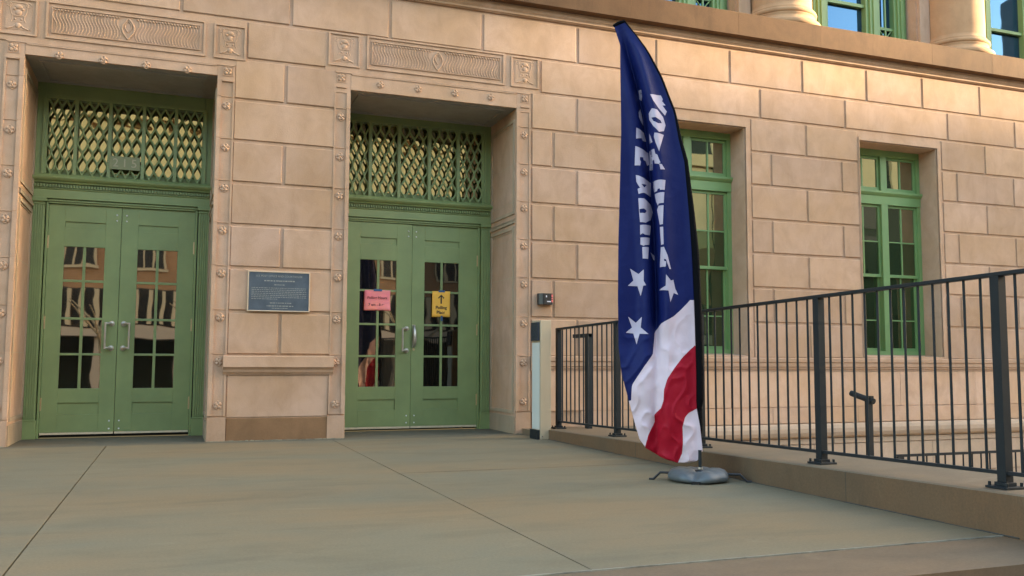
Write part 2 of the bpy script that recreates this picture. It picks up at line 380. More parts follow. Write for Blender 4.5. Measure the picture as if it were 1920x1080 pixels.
# upper storey: piers, sills, columns, windows
UO=[(7.72+3.06*k,9.82+3.06*k) for k in range(-4,4)]
s=MB(); 
for k,(a,b_) in enumerate(UO):
    prev=UO[k-1][1] if k else -14
    s.box(prev,a,.45,1.0,5.08,9.6); 
    s.box(prev+.02,prev+.20,.40,.452,5.10,9.6,1.05) if k else None
    s.box(a-.20,a-.02,.40,.452,5.10,9.6,1.05)
    s.box(a,b_,.45,1.0,5.08,5.10+.13)
    s.box(a,b_,.45,1.0,8.6,9.6)
s.box(UO[-1][1],22,.45,1.0,5.08,9.6); s.box(-14,22,-.10,1.0,9.6,10.6)
s.build("upper_wall",M_STONE,H)
for a,b_ in UO[1:7]:
    MB().prism([(.66,5.215),(.36,5.215),(.36,5.235),(.345,5.245),(.345,5.285),(.66,5.285)],a+.003,b_-.003).build("upper_sill",M_STONE,H)
def column(xc):
    yc=.36
    c=MB(); pr=[]
    for i in range(25):
        z=5.42+i*(9.35-5.42)/24; t=i/24; pr.append((.405-.055*t**1.6,z))
    c.lathe(pr,(xc,yc,0),64); c.box(xc-.5,xc+.5,-.13,.5,9.35,9.6)
    o=c.build("column",M_COL,H,loc=(xc,yc,5.10))
    b=MB(); pr=[(0,5.102),(.50,5.102)]
    for i in range(11):
        a=-math.pi/2+math.pi*i/10; pr.append((.470+.048*math.cos(a),5.150+.048*math.sin(a)))
    pr+=[(.462,5.200),(.462,5.214)]
    for i in range(9):
        a=-math.pi/2-math.pi*i/8*.95; pr.append((.455-.022+.022*(1+math.cos(a))*1,5.242+.028*math.sin(a))) if False else None
    pr+=[(.448,5.222),(.438,5.240),(.436,5.258),(.446,5.272),(.446,5.282)]
    for i in range(9):
        a=-math.pi/2+math.pi*i/8; pr.append((.430+.034*math.cos(a),5.316+.034*math.sin(a)))
    pr+=[(.432,5.355),(.432,5.370),(.418,5.385),(.408,5.41),(.405,5.425)]
    b.lathe(pr,(xc,yc,0),72); b.build("column_base",M_COL,o,loc=(xc,yc,5.10))
for k in range(-2,3): column(7.40+3.03*k)
def upper_window(a,b_):
    f=MB(); y=.64; z0,z1=5.29,8.6
    J=lambda x0,x1: (f.box(x0,x1,y,y+.10,z0,z1), f.box(x0+(x1-x0)*.2,x0+(x1-x0)*.8,y-.03,y,z0,z1), f.box(x0+(x1-x0)*.38,x0+(x1-x0)*.62,y-.05,y-.03,z0,z1))
    e=[0,.20,.45,.47,.70,1.37,1.61,1.63,1.90,2.10]
    J(a,a+.21); J(a+.46,a+.70); J(a+1.37,a+1.62); J(a+1.88,b_)
    f.box(a,b_,y+.002,y+.09,z0,z0+.035); f.box(a,b_,y+.002,y+.09,8.5,8.6)
    # sash rails in the middle bay
    for z in (5.86,6.9,7.9): f.box(a+.70,a+1.37,y+.03,y+.08,z,z+.045)
    # side lights: muntins and star panels
    for x0,x1 in ((a+.21,a+.46),(a+1.62,a+1.88)):
        xc=(x0+x1)/2
        f.box(xc-.012,xc+.012,y+.03,y+.06,z0,z1)
        for z in (5.60,6.2,6.8,7.4,8.0): f.box(x0,x1,y+.032,y+.058,z-.02,z+.02)
        zc=(z0+5.60)/2+.01
        for d in ((1,0),(1,1),(1,-1)):
            v=Vector((d[0]*.13,0,d[1]*.15)); f.tube([(xc-v.x,y+.045,zc-v.z),(xc+v.x,y+.045,zc+v.z)],.009,6)
        f.ball((xc,y+.04,zc),.028,.02,.028,12,8)
    o=f.build("upper_window",M_GREEN2,H)
    MB().box(a+.05,b_-.05,y+.09,y+.10,z0,z1).build("upper_pane",G_UP,o)
for a,b_ in UO[1:7]: upper_window(a,b_)

# ground floor windows
def window(a,b_):
    f=MB(); y=.31; c=(a+b_)/2+.02
    f.box(a,a+.055,y,y+.12,.90,3.70); f.box(b_-.055,b_,y,y+.12,.90,3.70); f.box(a+.055,b_-.055,y,y+.12,3.61,3.70); f.box(a+.055,b_-.055,y,y+.12,.90,.955)
    f.box(c-.055,c+.055,y-.008,y+.12,.955,2.95); f.box(c-.05,c+.05,y-.002,y+.12,3.13,3.61)
    # transom bar
    f.prism([(y+.12,2.945),(y-.01,2.945),(y-.012,3.06),(y-.03,3.075),(y-.05,3.10),(y-.05,3.125),(y+.12,3.14)],a+.003,b_-.003)
    for x0,x1 in ((a+.055,c-.055),(c+.055,b_-.055)):
        q=.03
        def sash(z0,z1,yy):
            f.box(x0,x0+q,yy,yy+.035,z0,z1); f.box(x1-q,x1,yy,yy+.035,z0,z1); f.box(x0+q,x1-q,yy,yy+.035,z1-q,z1); f.box(x0+q,x1-q,yy,yy+.035,z0,z0+q*1.3)
            xm=(x0+x1)/2; f.box(xm-.011,xm+.011,yy+.004,yy+.03,z0+q*1.3,z1-q)
        sash(3.145,3.605,y+.03); sash(1.955,2.94,y+.03); sash(.955,1.985,y+.07)
        f.box(x0+q,x1-q,y+.036,y+.058,2.43,2.447); f.box(x0+q,x1-q,y+.076,y+.10,1.36,1.377)
    o=f.build("window",M_GREEN2,H)
    MB().box(a+.02,b_-.02,y+.046,y+.05,2.441,3.69).build("pane",G_WIN,o)
    MB().box(a+.02,b_-.02,y+.046,y+.05,1.96,2.439).build("pane",G_LOW,o); MB().box(a+.02,b_-.02,y+.085,y+.09,.93,1.97).build("pane",G_LOW,o)
    MB().prism([(.50,WZ0-.05),(-.02,WZ0-.05),(-.02,WZ0-.028),(.30,WZ0),(.50,WZ0)],a+.002,b_-.002).build("window_sill",M_STONE,o)
for a,b_ in WX: window(a,b_)

# ------------------------------------------------------------------ carved portals
def rosette_mesh():
    m=MB()
    for k in range(4):
        a=R(45+90*k); m.ball((.022*math.cos(a),0,.022*math.sin(a)),.019,.013,.019,10,6)
    pts=[(.036*math.cos(2*math.pi*k/20)*(1+.10*math.cos(8*math.pi*k/20)),-.002,.036*math.sin(2*math.pi*k/20)*(1+.10*math.cos(8*math.pi*k/20))) for k in range(21)]
    m.tube(pts,.0055,6,cap=False); m.ball((0,-.005,0),.011,.013,.011,10,6)
    return m
ros0=None
def rosette(x,z,y,parent,s=1.0):
    global ros0
    if ros0 is None:
        ros0=rosette_mesh().build("rosette",M_STONE,None); o=ros0
    else: o=bpy.data.objects.new("rosette",ros0.data); col.objects.link(o)
    o.location=(x,y,z); link_to(o,parent); o.scale=(s,1,s)
def frame_rect(m,x0,x1,z0,z1,wd,y0,y1,tint=1.0):
    m.box(x0,x1,y0,y1,z0,z0+wd,tint); m.box(x0,x1,y0,y1,z1-wd,z1,tint); m.box(x0,x0+wd,y0,y1,z0+wd,z1-wd,tint); m.box(x1-wd,x1,y0,y1,z0+wd,z1-wd,tint)
def urn(m,xc,zc,wd,h):
    # carved relief: scrolled top, shield body, waist and spreading foot
    y=.003; W=wd/2
    top=[(-W*.62,.36),(-W*.55,.43),(-W*.2,.44),(W*.2,.44),(W*.55,.43),(W*.62,.36)]
    m.tube([(xc+p,y,zc+q*h) for p,q in top],.008,6)
    for s in (-1,1):
        m.tube([(xc+s*(W*.66+.022*math.cos(a)),y,zc+h*.37+.022*math.sin(a)) for a in [k*.6 for k in range(10)]],.007,6)
        m.tube([(xc+s*W*p,y,zc+q*h) for p,q in ((.60,.36),(.56,.2),(.50,.08),(.40,.0),(.38,-.12),(.5,-.22))],.007,6)
        m.tube([(xc+s*W*p,y,zc+q*h) for p,q in ((.08,-.30),(.22,-.33),(.34,-.40),(.55,-.42),(.72,-.46))],.009,6)
        m.ball((xc+s*W*.28,y,zc+.22*h),.016,.012,.014); m.ball((xc+s*W*.22,y,zc-.12*h),.012,.010,.012)
        m.tube([(xc+s*W*.8,y,zc-.44*h),(xc+s*W*.8,y,zc+.2*h)],.004,5)
    m.box(xc-W*.42,xc+W*.42,-.006,.01,zc-.02*h,zc+.02*h); m.ball((xc,y,zc+.30*h),W*.3,.012,.024); m.ball((xc,y,zc+.10*h),W*.26,.014,.03)
    m.ball((xc,y,zc-.33*h),.03,.014,.03); m.box(xc-W*.3,xc+W*.3,-.004,.01,zc-.22*h,zc-.19*h)
def portal(a,b_,dz,pan,side,name_i):
    """a,b_: opening; pan: wide panel x range; side: two side panels"""
    m=MB(); F=B-.001
    for sgn,x0 in ((-1,a),(1,b_)):
        X=lambda d: x0+sgn*d
        def bx(d0,d1,y,z0,z1,t=1.0):
            p,q=sorted((X(d0),X(d1))); m.box(p,q,y,F,z0,z1,t)
        zs=[.245]+ZR[:7]+[3.60]
        for z0,z1 in zip(zs[:-1],zs[1:]):
            t=random.uniform(.94,1.04); h0=z0+.002; 
            bx(0,.040,-.010,h0,z1-.002,t); bx(.040,.150,.006,h0,z1-.002,t); bx(.150,.168,-.004,h0,z1-.002,t)
            bx(0,.168,-.002,z1-.002,z1+.002,1.25)
        bx(0,.175,-.004,0,.235,.92)
        bx(0,.168,.0,3.602,PZ+.15+dz,1.0)                 # corner square field
        p,q=sorted((X(.045),X(.148))); frame_rect(m,p,q,3.685+dz,3.785+dz,.006,-.006,.002)
        cx,cz=(p+q)/2,3.735+dz
        for k in range(4):
            an=R(45+90*k); m.ball((cx+.026*math.cos(an),.0,cz+.026*math.sin(an)),.02,.012,.02)
        m.ball((cx,-.004,cz),.012,.012,.012); m.tube([(cx,-.002,cz-.045),(cx,-.002,cz+.045)],.004,5); m.tube([(cx-.045,-.002,cz),(cx+.045,-.002,cz)],.004,5)
        m.prism([(0,3.622+dz),(-.014,3.628+dz),(-.014,3.638+dz),(0,3.642+dz)],X(.045),X(.148))
    # beam over the opening and the moulding above it
    m.box(a+.002,b_-.002,-.002,F,PZ+.001,3.775+dz)
    m.box(a-.16,b_+.16,-.006,F,3.79+dz,3.802+dz); m.box(a+.01,b_-.01,-.010,F,3.775+dz,3.787+dz)
    m.box(a-.27,b_+.27,.004,F,3.803+dz,4.222)
    # wide panel of S-curved flutes around a centre vesica
    x0,x1=pan; z0,z1=3.860+dz,4.225+dz
    frame_rect(m,x0,x1,z0,z1,.02,-.009,.003); frame_rect(m,x0+.05,x1-.05,z0+.055,z1-.055,.008,-.008,.003)
    xi0,xi1=x0+.062,x1-.062; zi0,zi1=z0+.068,z1-.068; xc=(xi0+xi1)/2; n=21; hw=(xi1-xi0)/2-.07
    for sgn in (-1,1):
        for k in range(n):
            xb=xc+sgn*(.07+hw*(k+.5)/n)
            pts=[]
            for i in range(9):
                t=i/8; pts.append((xb+sgn*-.020*math.sin(2*math.pi*(t-.0)),.002,zi0+(zi1-zi0)*t))
            m.tube(pts,.0065,6); m.ball((xb,.0,zi1-.012),.012,.010,.012,8,5)
        m.tube([(xc+sgn*.055*math.sin(math.pi*i/10),.0,zi0+(zi1-zi0)*(.05+.9*i/10)) for i in range(11)],.010,6)
        m.tube([(xc+sgn*.03*math.sin(math.pi*i/8),.0,zi0+(zi1-zi0)*(.35+.5*i/8)) for i in range(9)],.006,6)
    for p,q in side:
        z0,z1=3.860+dz,4.215+dz
        frame_rect(m,p,q,z0,z1,.018,-.010,.003); m.box(p+.05,q-.05,.000,.0035,z0+.05,z1-.05,.94)
        urn(m,(p+q)/2,(z0+z1)/2+.005,(q-p)*.78,(z1-z0)*.80)
    o=m.build("portal_surround",M_STONE,H)
    for z in (.35,.775,1.21,1.645,2.075,2.50,2.91,3.335):
        rosette(a-.095,z,.004,o); rosette(b_+.095,z,.004,o)
    for i in range(4): rosette(a+(b_-a)*(.168+.222*i),3.705+dz,-.004,o,.95)
    return o
portal(*PX[0],-.045,(-1.24,.192),((-1.63,-1.31),(.272,.580)),0)
portal(*PX[1],.02,(1.815,3.375),((1.41,1.742),(3.45,3.790)),1)

# reveals with sunk panels and soffits
for i,(a,b_) in enumerate(PX):
    for sgn,x0 in ((1,a),(-1,b_)):
        m=MB()
        X=lambda d: x0+sgn*d
        def bb(d,y0,y1,z0,z1,t=1.0):
            p,q=sorted((x0,X(d))); m.box(p,q,y0,y1,z0,z1,t)
        bb(.010,.024,.90,.0,.19,.9); 
        for (z0,z1) in ((.22,2.30),(2.44,3.52)):
            bb(.012,.055,.09,z0,z1); bb(.012,.80,.835,z0,z1); bb(.012,.09,.80,z0,z0+.035); bb(.012,.09,.80,z1-.035,z1); bb(.006,.11,.78,z1-.06,z1-.052)
        bb(.016,.045,.86,2.335,2.365); bb(.010,.045,.86,2.375,2.385)
        for z in ZR[:7]: bb(.002,.024,.88,z-.003,z+.003,1.15)
        m.build('doorway_reveal',M_REVEAL,H)
    m=MB(); m.box(a,b_,.024,.93,PZ-.004,PZ-.001); frame_rect2=None
    m.box(a+.10,b_-.10,.10,.13,PZ-.02,PZ-.004); m.box(a+.10,b_-.10,.78,.81,PZ-.02,PZ-.004); m.box(a+.10,a+.13,.13,.78,PZ-.02,PZ-.004); m.box(b_-.13,b_-.10,.13,.78,PZ-.02,PZ-.004)
    m.build("doorway_soffit",M_CEIL,H)
# pier shelf, panel and plinth between the doors
m=MB(); m.prism([(B,.835),(-.055,.835),(-.062,.828),(-.062,.725),(-.050,.715),(-.036,.70),(-.026,.672),(-.010,.66),(-.008,.65),(B,.65)],.448,1.523)
m.block(.492,1.482,.228,.645,y=.006,back=B,tint=.98)
m.build("stone_shelf",M_STONE,H)
MB().block(.492,1.482,.0,.222,y=.002,back=B).build("plinth",M_STONE_LO,H)
MB().block(-14,-1.585,.0,.235,y=.002,back=B).block(3.71,3.76,0,.235,y=.002,back=B).build("plinth",M_STONE_LO,H)

# ------------------------------------------------------------------ green entrance frames and doors
def entrance(a,b_,ztop,gl_x,mull,doorx):
    f=MB(); y=.86
    for sgn,x0 in ((1,a),(-1,b_)):
        X=lambda d: x0+sgn*d
        def bx(d0,d1,y0,y1,z0,z1):
            p,q=sorted((X(d0),X(d1))); f.box(p,q,y0,y1,z0,z1)
        bx(0,.128,y-.02,.99,-.002,.185); bx(.004,.124,y-.026,y-.02,.178,.190)
        bx(.004,.118,y,.99,.185,2.42)
        for k in range(5): bx(.012+.0215*k,.024+.0215*k,y-.009,y,.20,2.365)
        bx(0,.124,y-.014,.99,2.365,2.378); bx(0,.130,y-.022,.99,2.395,2.435)
        bx(.128,.150,y+.03,.99,-.002,2.42)
        bx(0,.085,y+.015,.99,2.68,3.636); bx(.062,.085,y-.002,y+.015,2.68,ztop+.02)
    f.box(a+.15,b_-.15,y+.02,.99,2.385,2.43); f.box(a+.13,b_-.13,y+.005,.99,2.405,2.418)
    f.prism([(.99,2.432),(y-.002,2.432),(y-.002,2.523),(y-.012,2.528),(y-.012,2.535),(.99,2.535)],a+.001,b_-.001)
    f.box(a+.002,b_-.002,y-.004,.99,2.5355,2.585)
    nd=int((b_-a)/.028)
    for k in range(nd):
        x=a+.01+k*(b_-a-.02)/nd; f.box(x,x+.015,y-.028,y-.004,2.545,2.577)
    f.prism([(.99,2.5855),(y-.036,2.5855),(y-.040,2.60),(y-.060,2.612),(y-.075,2.63),(y-.078,2.648),(y-.045,2.652),(y-.03,2.668),(y-.012,2.682),(.99,2.682)],a+.001,b_-.001)
    f.box(a+.085,b_-.085,y+.015,.99,ztop,3.636); f.box(a+.085,b_-.085,y,y+.015,ztop,ztop+.03)
    fr=f.build("entrance_frame",M_GREEN,H,bevel=.003)
    # pierced grille
    g=MB(); yg=y+.012; x0,x1=gl_x; xs=[x0]+mull+[x1]; z0=2.682
    for x in mull: g.box(x-.017,x+.017,y-.008,y+.05,z0,ztop)
    g.box(x0-.005,x0+.020,yg,yg+.03,z0,ztop); g.box(x1-.020,x1+.005,yg,yg+.03,z0,ztop)
    TT=.232
    for p,q in zip(xs[:-1],xs[1:]):
        p+=.018; q-=.018; n=3; pw=(q-p)/n
        for k in range(-1,n+1):
            for sgn in (-1,1):
                base=p+pw*(k+.5); run=[]
                zz=z0
                N=int((ztop-z0)/.0115)
                for i in range(N+1):
                    z=z0+(ztop-z0)*i/N; ph=(z-z0)/TT%1.0
                    # pointed (ogee) cell: quick opening at the top, slow taper below
                    tri=.5-.5*math.cos(2*math.pi*ph); sh=tri**.85
                    x=base+sgn*pw*.5*sh
                    if p-.001<=x<=q+.001: run.append((x,yg+.012,z))
                    else:
                        if len(run)>2: g.tube(run,.0085,6,flat=1.5)
                        run=[]
                if len(run)>2: g.tube(run,.0085,6,flat=1.5)
                if sgn==1:
                    zk=z0+TT*.0
                    while zk<ztop-.03:
                        for (xx,zo) in ((base,0),(base+pw*.5,TT*.5)):
                            if p<xx<q and z0<zk+zo<ztop-.02:
                                g.add([(xx-.011,yg+.006,zk+zo+.004),(xx+.011,yg+.006,zk+zo+.004),(xx,yg+.006,zk+zo+.045),(xx-.011,yg+.020,zk+zo+.004),(xx+.011,yg+.020,zk+zo+.004),(xx,yg+.020,zk+zo+.045)],[(0,1,2),(3,5,4),(0,3,4,1),(1,4,5,2),(2,5,3,0)])
                                g.ball((xx,yg+.008,zk+zo-.010),.008,.008,.011,8,5)
                        zk+=TT
    g.build("transom_grille",M_GREEN,fr)
    MB().box(x0-.01,x1+.01,y+.095,y+.10,z0,ztop+.01).build("transom_glass",G_TRANSOM,fr)
    MB().box(x0,x1,y+.06,y+.07,z0,z0+.06).build("transom_rail",M_GREEN,fr)
    MB().box(a+.10,b_-.10,.985,1.03,0,3.62).build("interior_backing",M_BLACK,fr)
    return fr
entrance(*PX[0],3.475,(-1.312,.232),[-1.028,-.706,-.380,-.061],None)
entrance(*PX[1],3.545,(1.738,3.428),[2.045,2.385,2.75,3.105],None)
def door_leaf(x0,x1,gx0,gx1,z0,z1,glassm,hinge_side,kind,ky=.905,angle=0):
    hx = x0 if hinge_side<0 else x1
    e=empty("x",(0,0,0))
    bpy.data.objects.remove(e)
    y0,y1=ky,ky+.045
    d=MB()
    d.box(x0,gx0,y0,y1,z0,z1); d.box(gx1,x1,y0,y1,z0,z1)
    zs=[(z0,.235),(.352,.497),(1.95,2.137),(2.207,z1)]
    for p,q in zs: d.box(gx0,gx1,y0,y1,p,q)
    for p,q in ((.235,.352),(2.137,2.207)):
        d.box(gx0,gx1,y0+.014,y1,p,q)
    xm=(gx0+gx1)/2; d.box(xm-.014,xm+.014,y0+.006,y1-.006,.497,1.95)
    for z in (.845,1.210,1.597):
        d.box(gx0,xm-.014,y0+.006,y1-.006,z-.012,z+.012); d.box(xm+.014,gx1,y0+.006,y1-.006,z-.012,z+.012)
    o=d.build("door",M_GREEN,H,loc=(hx,y0,z0),bevel=.002)
    MB().box(gx0+.001,gx1-.001,y0+.020,y0+.025,.498,1.949).build("door_pane",glassm,o)
    MB().box(x0+.004,x1-.004,y0-.004,y0+.01,z0-.022,z0-.001).build("threshold_strip",M_STRIP,o)
    for z in (.34,1.165,1.99):
        MB().tube([(hx+hinge_side*.008,y0-.006,z-.07),(hx+hinge_side*.008,y0-.006,z+.07)],.009,10).ball((hx+hinge_side*.008,y0-.006,z+.078),.008,.008,.01).box(hx-.012,hx+.012,y0-.003,y0+.004,z-.065,z+.065).build("hinge",M_BRASS,o)
    s=-hinge_side; ex = x1 if hinge_side<0 else x0     # meeting edge
    for z in (2.30,2.24,.165,.085): MB().ball((ex-s*.045,y0-.002,z),.0085,.006,.0085,10,6).build("bolt_head",M_WHITE,o)
    if kind=='pull':
        h=MB(); kx=ex-s*.055; tx=ex-s*.112
        for z in (1.165,.912):
            h.tube([(kx,y0+.002,z),(kx,y0-.012,z)],.028,16); h.ball((kx,y0-.014,z),.024,.012,.024,14,8); h.tube([(kx,y0-.02,z),(kx-s*.03,y0-.055,z-.0),(tx,y0-.062,z)],.011,10)
        h.tube([(tx,y0-.062,1.175),(tx,y0-.062,.902)],.0105,12)
        h.build("door_handle",M_METAL,o)
    else:
        h=MB(); kx=ex-s*.030
        h.box(kx-.018,kx+.018,y0-.006,y0+.002,.95,1.21)
        h.tube([(kx,y0-.004,1.20),(kx,y0-.030,1.185),(kx,y0-.050,1.12),(kx,y0-.052,1.03),(kx,y0-.04,.97),(kx,y0-.006,.955)],[.012,.014,.021,.024,.016,.010],10)
        h.build("door_handle",M_METAL,o)
        MB().tube([(kx,y0+.001,.925),(kx,y0-.006,.925)],.014,12).build("lock_cylinder",M_BRASS,o)
    return o
door_leaf(-1.248,-.562,-1.094,-.712,.055,2.382,G_DOOR,-1,'pull')
door_leaf(-.558,.164,-.396,-.002,.055,2.382,G_DOOR,1,'pull')
door_leaf(1.802,2.562,1.956,2.381,.045,2.382,G_DOOR,-1,'pull',ky=.895)
door_leaf(2.567,3.372,2.718,3.138,.045,2.382,G_DARK,1,'latch',ky=.905)

# ------------------------------------------------------------------ number plate, plaque, notices
m=MB(); m.box(-.702,-.404,.845,.851,2.775,2.915); M_PLATE=mat("number_plate",(.21,.22,.10),.5,var=.1)
o=m.build("number_plate",M_PLATE,None,loc=(-.553,.848,2.845),bevel=.002)
tag(o,"small painted plate with the number 215 on the grille above the left doors","number plate")
M_NUM=mat("number_face",(.36,.32,.19),.45)
text("2",.125,(-.64,.8435,2.842),M_NUM,o); text("1",.125,(-.553,.8435,2.842),M_NUM,o); text("5",.125,(-.462,.8435,2.842),M_NUM,o)
[MB().ball((x,.845,2.85),.006,.006,.006).build("bolt_head",M_BRASS,o) for x in (-.715,-.391)]

M_PLQ=mat("bronze_patina",(.070,.088,.106),.46,metal=.25,var=.25,vscale=9)
M_PLF=mat("plaque_rim",(.58,.44,.30),.4,metal=.4)
M_LET=mat("worn_lettering",(.27,.26,.22),.5,metal=.2)
pl=MB().box(.672,1.262,-.012,.0,1.290,1.672).build("plaque",M_PLQ,None,loc=(.967,-.006,1.48))
tag(pl,"blue grey metal plaque of engraved text mounted on the stone pier between the doors","plaque")
m=MB(); frame_rect(m,.661,1.273,1.279,1.683,.011,-.018,.0); m.build("plaque_frame",M_PLF,pl,bevel=.002)
text("U.S. POST OFFICE AND COURTHOUSE",.0265,(.967,-.013,1.634),M_LET,pl,extrude=.0006,sx=1.0)
text("DAVENPORT, IOWA",.021,(.967,-.013,1.588),M_LET,pl,extrude=.0006,sx=1.15) if False else None
m=MB()
def dashes(xa,xb,z,h):
    x=xa
    while x<xb:
        l=random.uniform(.008,.028); m.box(x,min(x+l,xb),-.0132,-.0118,z-h/2*random.uniform(.6,1),z+h/2); x+=l+random.uniform(.004,.009)
dashes(.82,1.12,1.587,.012); dashes(.92,1.02,1.548,.009)
for k in range(7): dashes(.70,1.236 if k<6 else .95,1.515-.0185*k,.006)
dashes(.88,1.09,1.365,.009); dashes(.85,1.11,1.335,.009); dashes(.90,1.06,1.312,.006)
m.build("engraved_lines",M_LET,pl)

M_PINK=mat("pink_paper",(.95,.30,.21),.7,var=.18,vscale=5,dark=(.80,.19,.27))
M_YEL=mat("yellow_paper",(.88,.46,.06),.7,var=.06,vscale=5)
M_TAPE=mat("blue_tape",(.03,.09,.20),.5)
M_INK=mat("black_ink",(.02,.015,.012),.6); M_INKR=mat("dark_red_ink",(.20,.045,.03),.6)
def paper(name,x0,x1,z0,z1,y,mt,curl):
    m=MB(); n=10; vs=[]; 
    for j in range(n+1):
        for i in range(n+1):
            u,v=i/n,j/n
            dy=-.004-.006*math.sin(math.pi*u)*.4-curl*max(0,(u-.6))*max(0,(.4-v))*4-.003*noise.noise(Vector((u*3,v*3,x0)))
            vs.append((x0+(x1-x0)*u+.004*(v-.5),y+dy,z0+(z1-z0)*v+.003*math.sin(2*u)))
    m.add(vs,[(j*(n+1)+i,j*(n+1)+i+1,(j+1)*(n+1)+i+1,(j+1)*(n+1)+i) for j in range(n) for i in range(n)],smooth=True)
    o=m.build(name,mt,None,loc=((x0+x1)/2,y,(z0+z1)/2)); s=o.modifiers.new("thick",'SOLIDIFY'); s.thickness=.0006
    return o
p=paper("paper_notice",2.010,2.310,1.366,1.598,.895,M_PINK,.05)
tag(p,"pink paper notice reading Polling Hours taped to the glass of the closed door","paper notice")
text("Polling Hours",.042,(2.158,.8855,1.512),M_INKR,p,bold=.0006,extrude=.0002); text("7 am - 8 pm",.042,(2.160,.8855,1.432),M_INKR,p,bold=.0010,extrude=.0002)
MB().box(2.115,2.212,.8835,.886,1.588,1.612).build("tape",M_TAPE,p)
p=paper("paper_notice",2.812,3.030,1.308,1.610,.905,M_YEL,.02)
tag(p,"yellow paper sign with an upward arrow reading Polling Place","paper sign")
text("Polling",.052,(2.922,.8955,1.418),M_INK,p,bold=.0012,extrude=.0002); text("Place",.052,(2.920,.8955,1.362),M_INK,p,bold=.0012,extrude=.0002)
m=MB(); xc,zc=2.921,1.520
m.prism([(xc-.008,zc-.055),(xc+.008,zc-.055),(xc+.008,zc+.028),(xc+.030,zc+.004),(xc+.038,zc+.014),(xc,zc+.052),(xc-.038,zc+.014),(xc-.030,zc+.004),(xc-.008,zc+.028)],.8948,.8957,'y'); m.build("arrow",M_INK,p)
MB().box(2.888,2.965,.8935,.896,1.600,1.622).build("tape",M_TAPE,p); MB().box(2.918,2.940,.8935,.896,1.262,1.322).build("tape",M_TAPE,p)
MB().tube([(3.002,.8960,1.322),(3.002,.8945,1.322)],.012,14).build("sticker",mat("red_sticker",(.55,.03,.03),.5),p)

# wall mounted reader box
r=empty("card_reader",(3.86,-.03,1.485),"black wall box with red and white markings beside the right doors","wall box")
m=MB(); m.prism([(3.774,-.002),(3.774,-.045),(3.812,-.085),(3.935,-.070),(3.948,-.04),(3.948,-.002)],1.425,1.548,'z'); m.build("housing",M_BLACK,r,bevel=.006)
M_RED=mat("red_label",(.75,.16,.13),.5); M_LBL=mat("white_label",(.7,.66,.68),.5)
m=MB()
for z0,z1 in ((1.508,1.536),(1.486,1.500),(1.452,1.478)): m.box(3.918,3.936,-.0775,-.0700,z0,z1)
m.build("red_label",M_RED,r); MB().box(3.862,3.906,-.0830,-.070,1.452,1.463).box(3.848,3.860,-.0835,-.072,1.505,1.524).build("white_label",M_LBL,r)

# ------------------------------------------------------------------ door operator pedestal
P=empty("door_control_pedestal",(3.56,-.60,0),"tall cream metal pedestal with a dark reader and grey side panel beside the railing","pedestal")
m=MB(); m.box(3.508,3.628,-.752,-.52,.0,1.215); m.build("pedestal_body",M_CREAM,P,bevel=.004)
MB().box(3.500,3.5075,-.735,-.54,.10,.985).build("side_panel",M_PEDGREY,P,bevel=.003)
MB().box(3.484,3.5072,-.735,-.54,1.005,1.195).build("reader_face",M_PEDDARK,P,bevel=.004)
MB().box(3.480,3.5065,-.740,-.53,.0,.095).build("base_shoe",M_DARKMET,P)
[MB().ball((x,-.753,.03),.005,.004,.005).build("screw_head",M_DARKMET,P) for x in (3.530,3.606)]

# ------------------------------------------------------------------ railing on the curb
RL=empty("railing",(3.75,-3.3,.13),"long dark metal guard railing with thin balusters bolted on top of the curb","railing")
rz=lambda y: ctop(y)+1.03
XR=3.75
posts=[-.66,-1.985,-3.36,-4.72,-6.03,-7.3]
def bar(m,y0,y1,zf0,zf1,wd):
    m.add([(XR-wd,y0,zf0(y0)),(XR+wd,y0,zf0(y0)),(XR+wd,y0,zf1(y0)),(XR-wd,y0,zf1(y0)),(XR-wd,y1,zf0(y1)),(XR+wd,y1,zf0(y1)),(XR+wd,y1,zf1(y1)),(XR-wd,y1,zf1(y1))],[(0,1,2,3),(7,6,5,4),(0,4,5,1),(1,5,6,2),(2,6,7,3),(3,7,4,0)])
m=MB(); bar(m,-.63,-7.33,lambda y:rz(y)-.010,lambda y:rz(y)+.010,.024); m.build("top_rail",M_DARKMET,RL,bevel=.003)
m=MB()
for a,b_ in zip(posts[:-1],posts[1:]): bar(m,a-.025,b_+.025,lambda y:ctop(y)+.065,lambda y:ctop(y)+.083,.014)
m.build("bottom_rail",M_DARKMET,RL,bevel=.002)
for y in posts:
    m=MB(); zb=ctop(y)+.001
    m.box(XR-.025,XR+.025,y-.025,y+.025,zb+.03,rz(y)-.010)
    m.box(XR-.034,XR+.034,y-.034,y+.034,zb+.012,zb+.03); m.box(XR-.062,XR+.062,y-.062,y+.062,zb,zb+.012)
    for sx in (-1,1):
        for sy in (-1,1): m.tube([(XR+sx*.048,y+sy*.048,zb+.012),(XR+sx*.048,y+sy*.048,zb+.030)],.008,6)
    m.build("post",M_DARKMET,RL,loc=(XR,y,zb),bevel=.002)
b0=None
for a,b_ in zip(posts[:-1],posts[1:]):
    n=13 if a>-1 else 13
    for k in range(1,n):
        y=a+(b_-a)*k/n; 
        if b0 is None:
            b0=MB().tube([(XR,y,ctop(y)+.075),(XR,y,rz(y)-.008)],.0072,10).build("baluster",M_DARKMET,RL,loc=(XR,y,ctop(y)))
        else:
            o=bpy.data.objects.new("baluster",b0.data); col.objects.link(o); o.location=(XR,y,ctop(y)); link_to(o,RL)

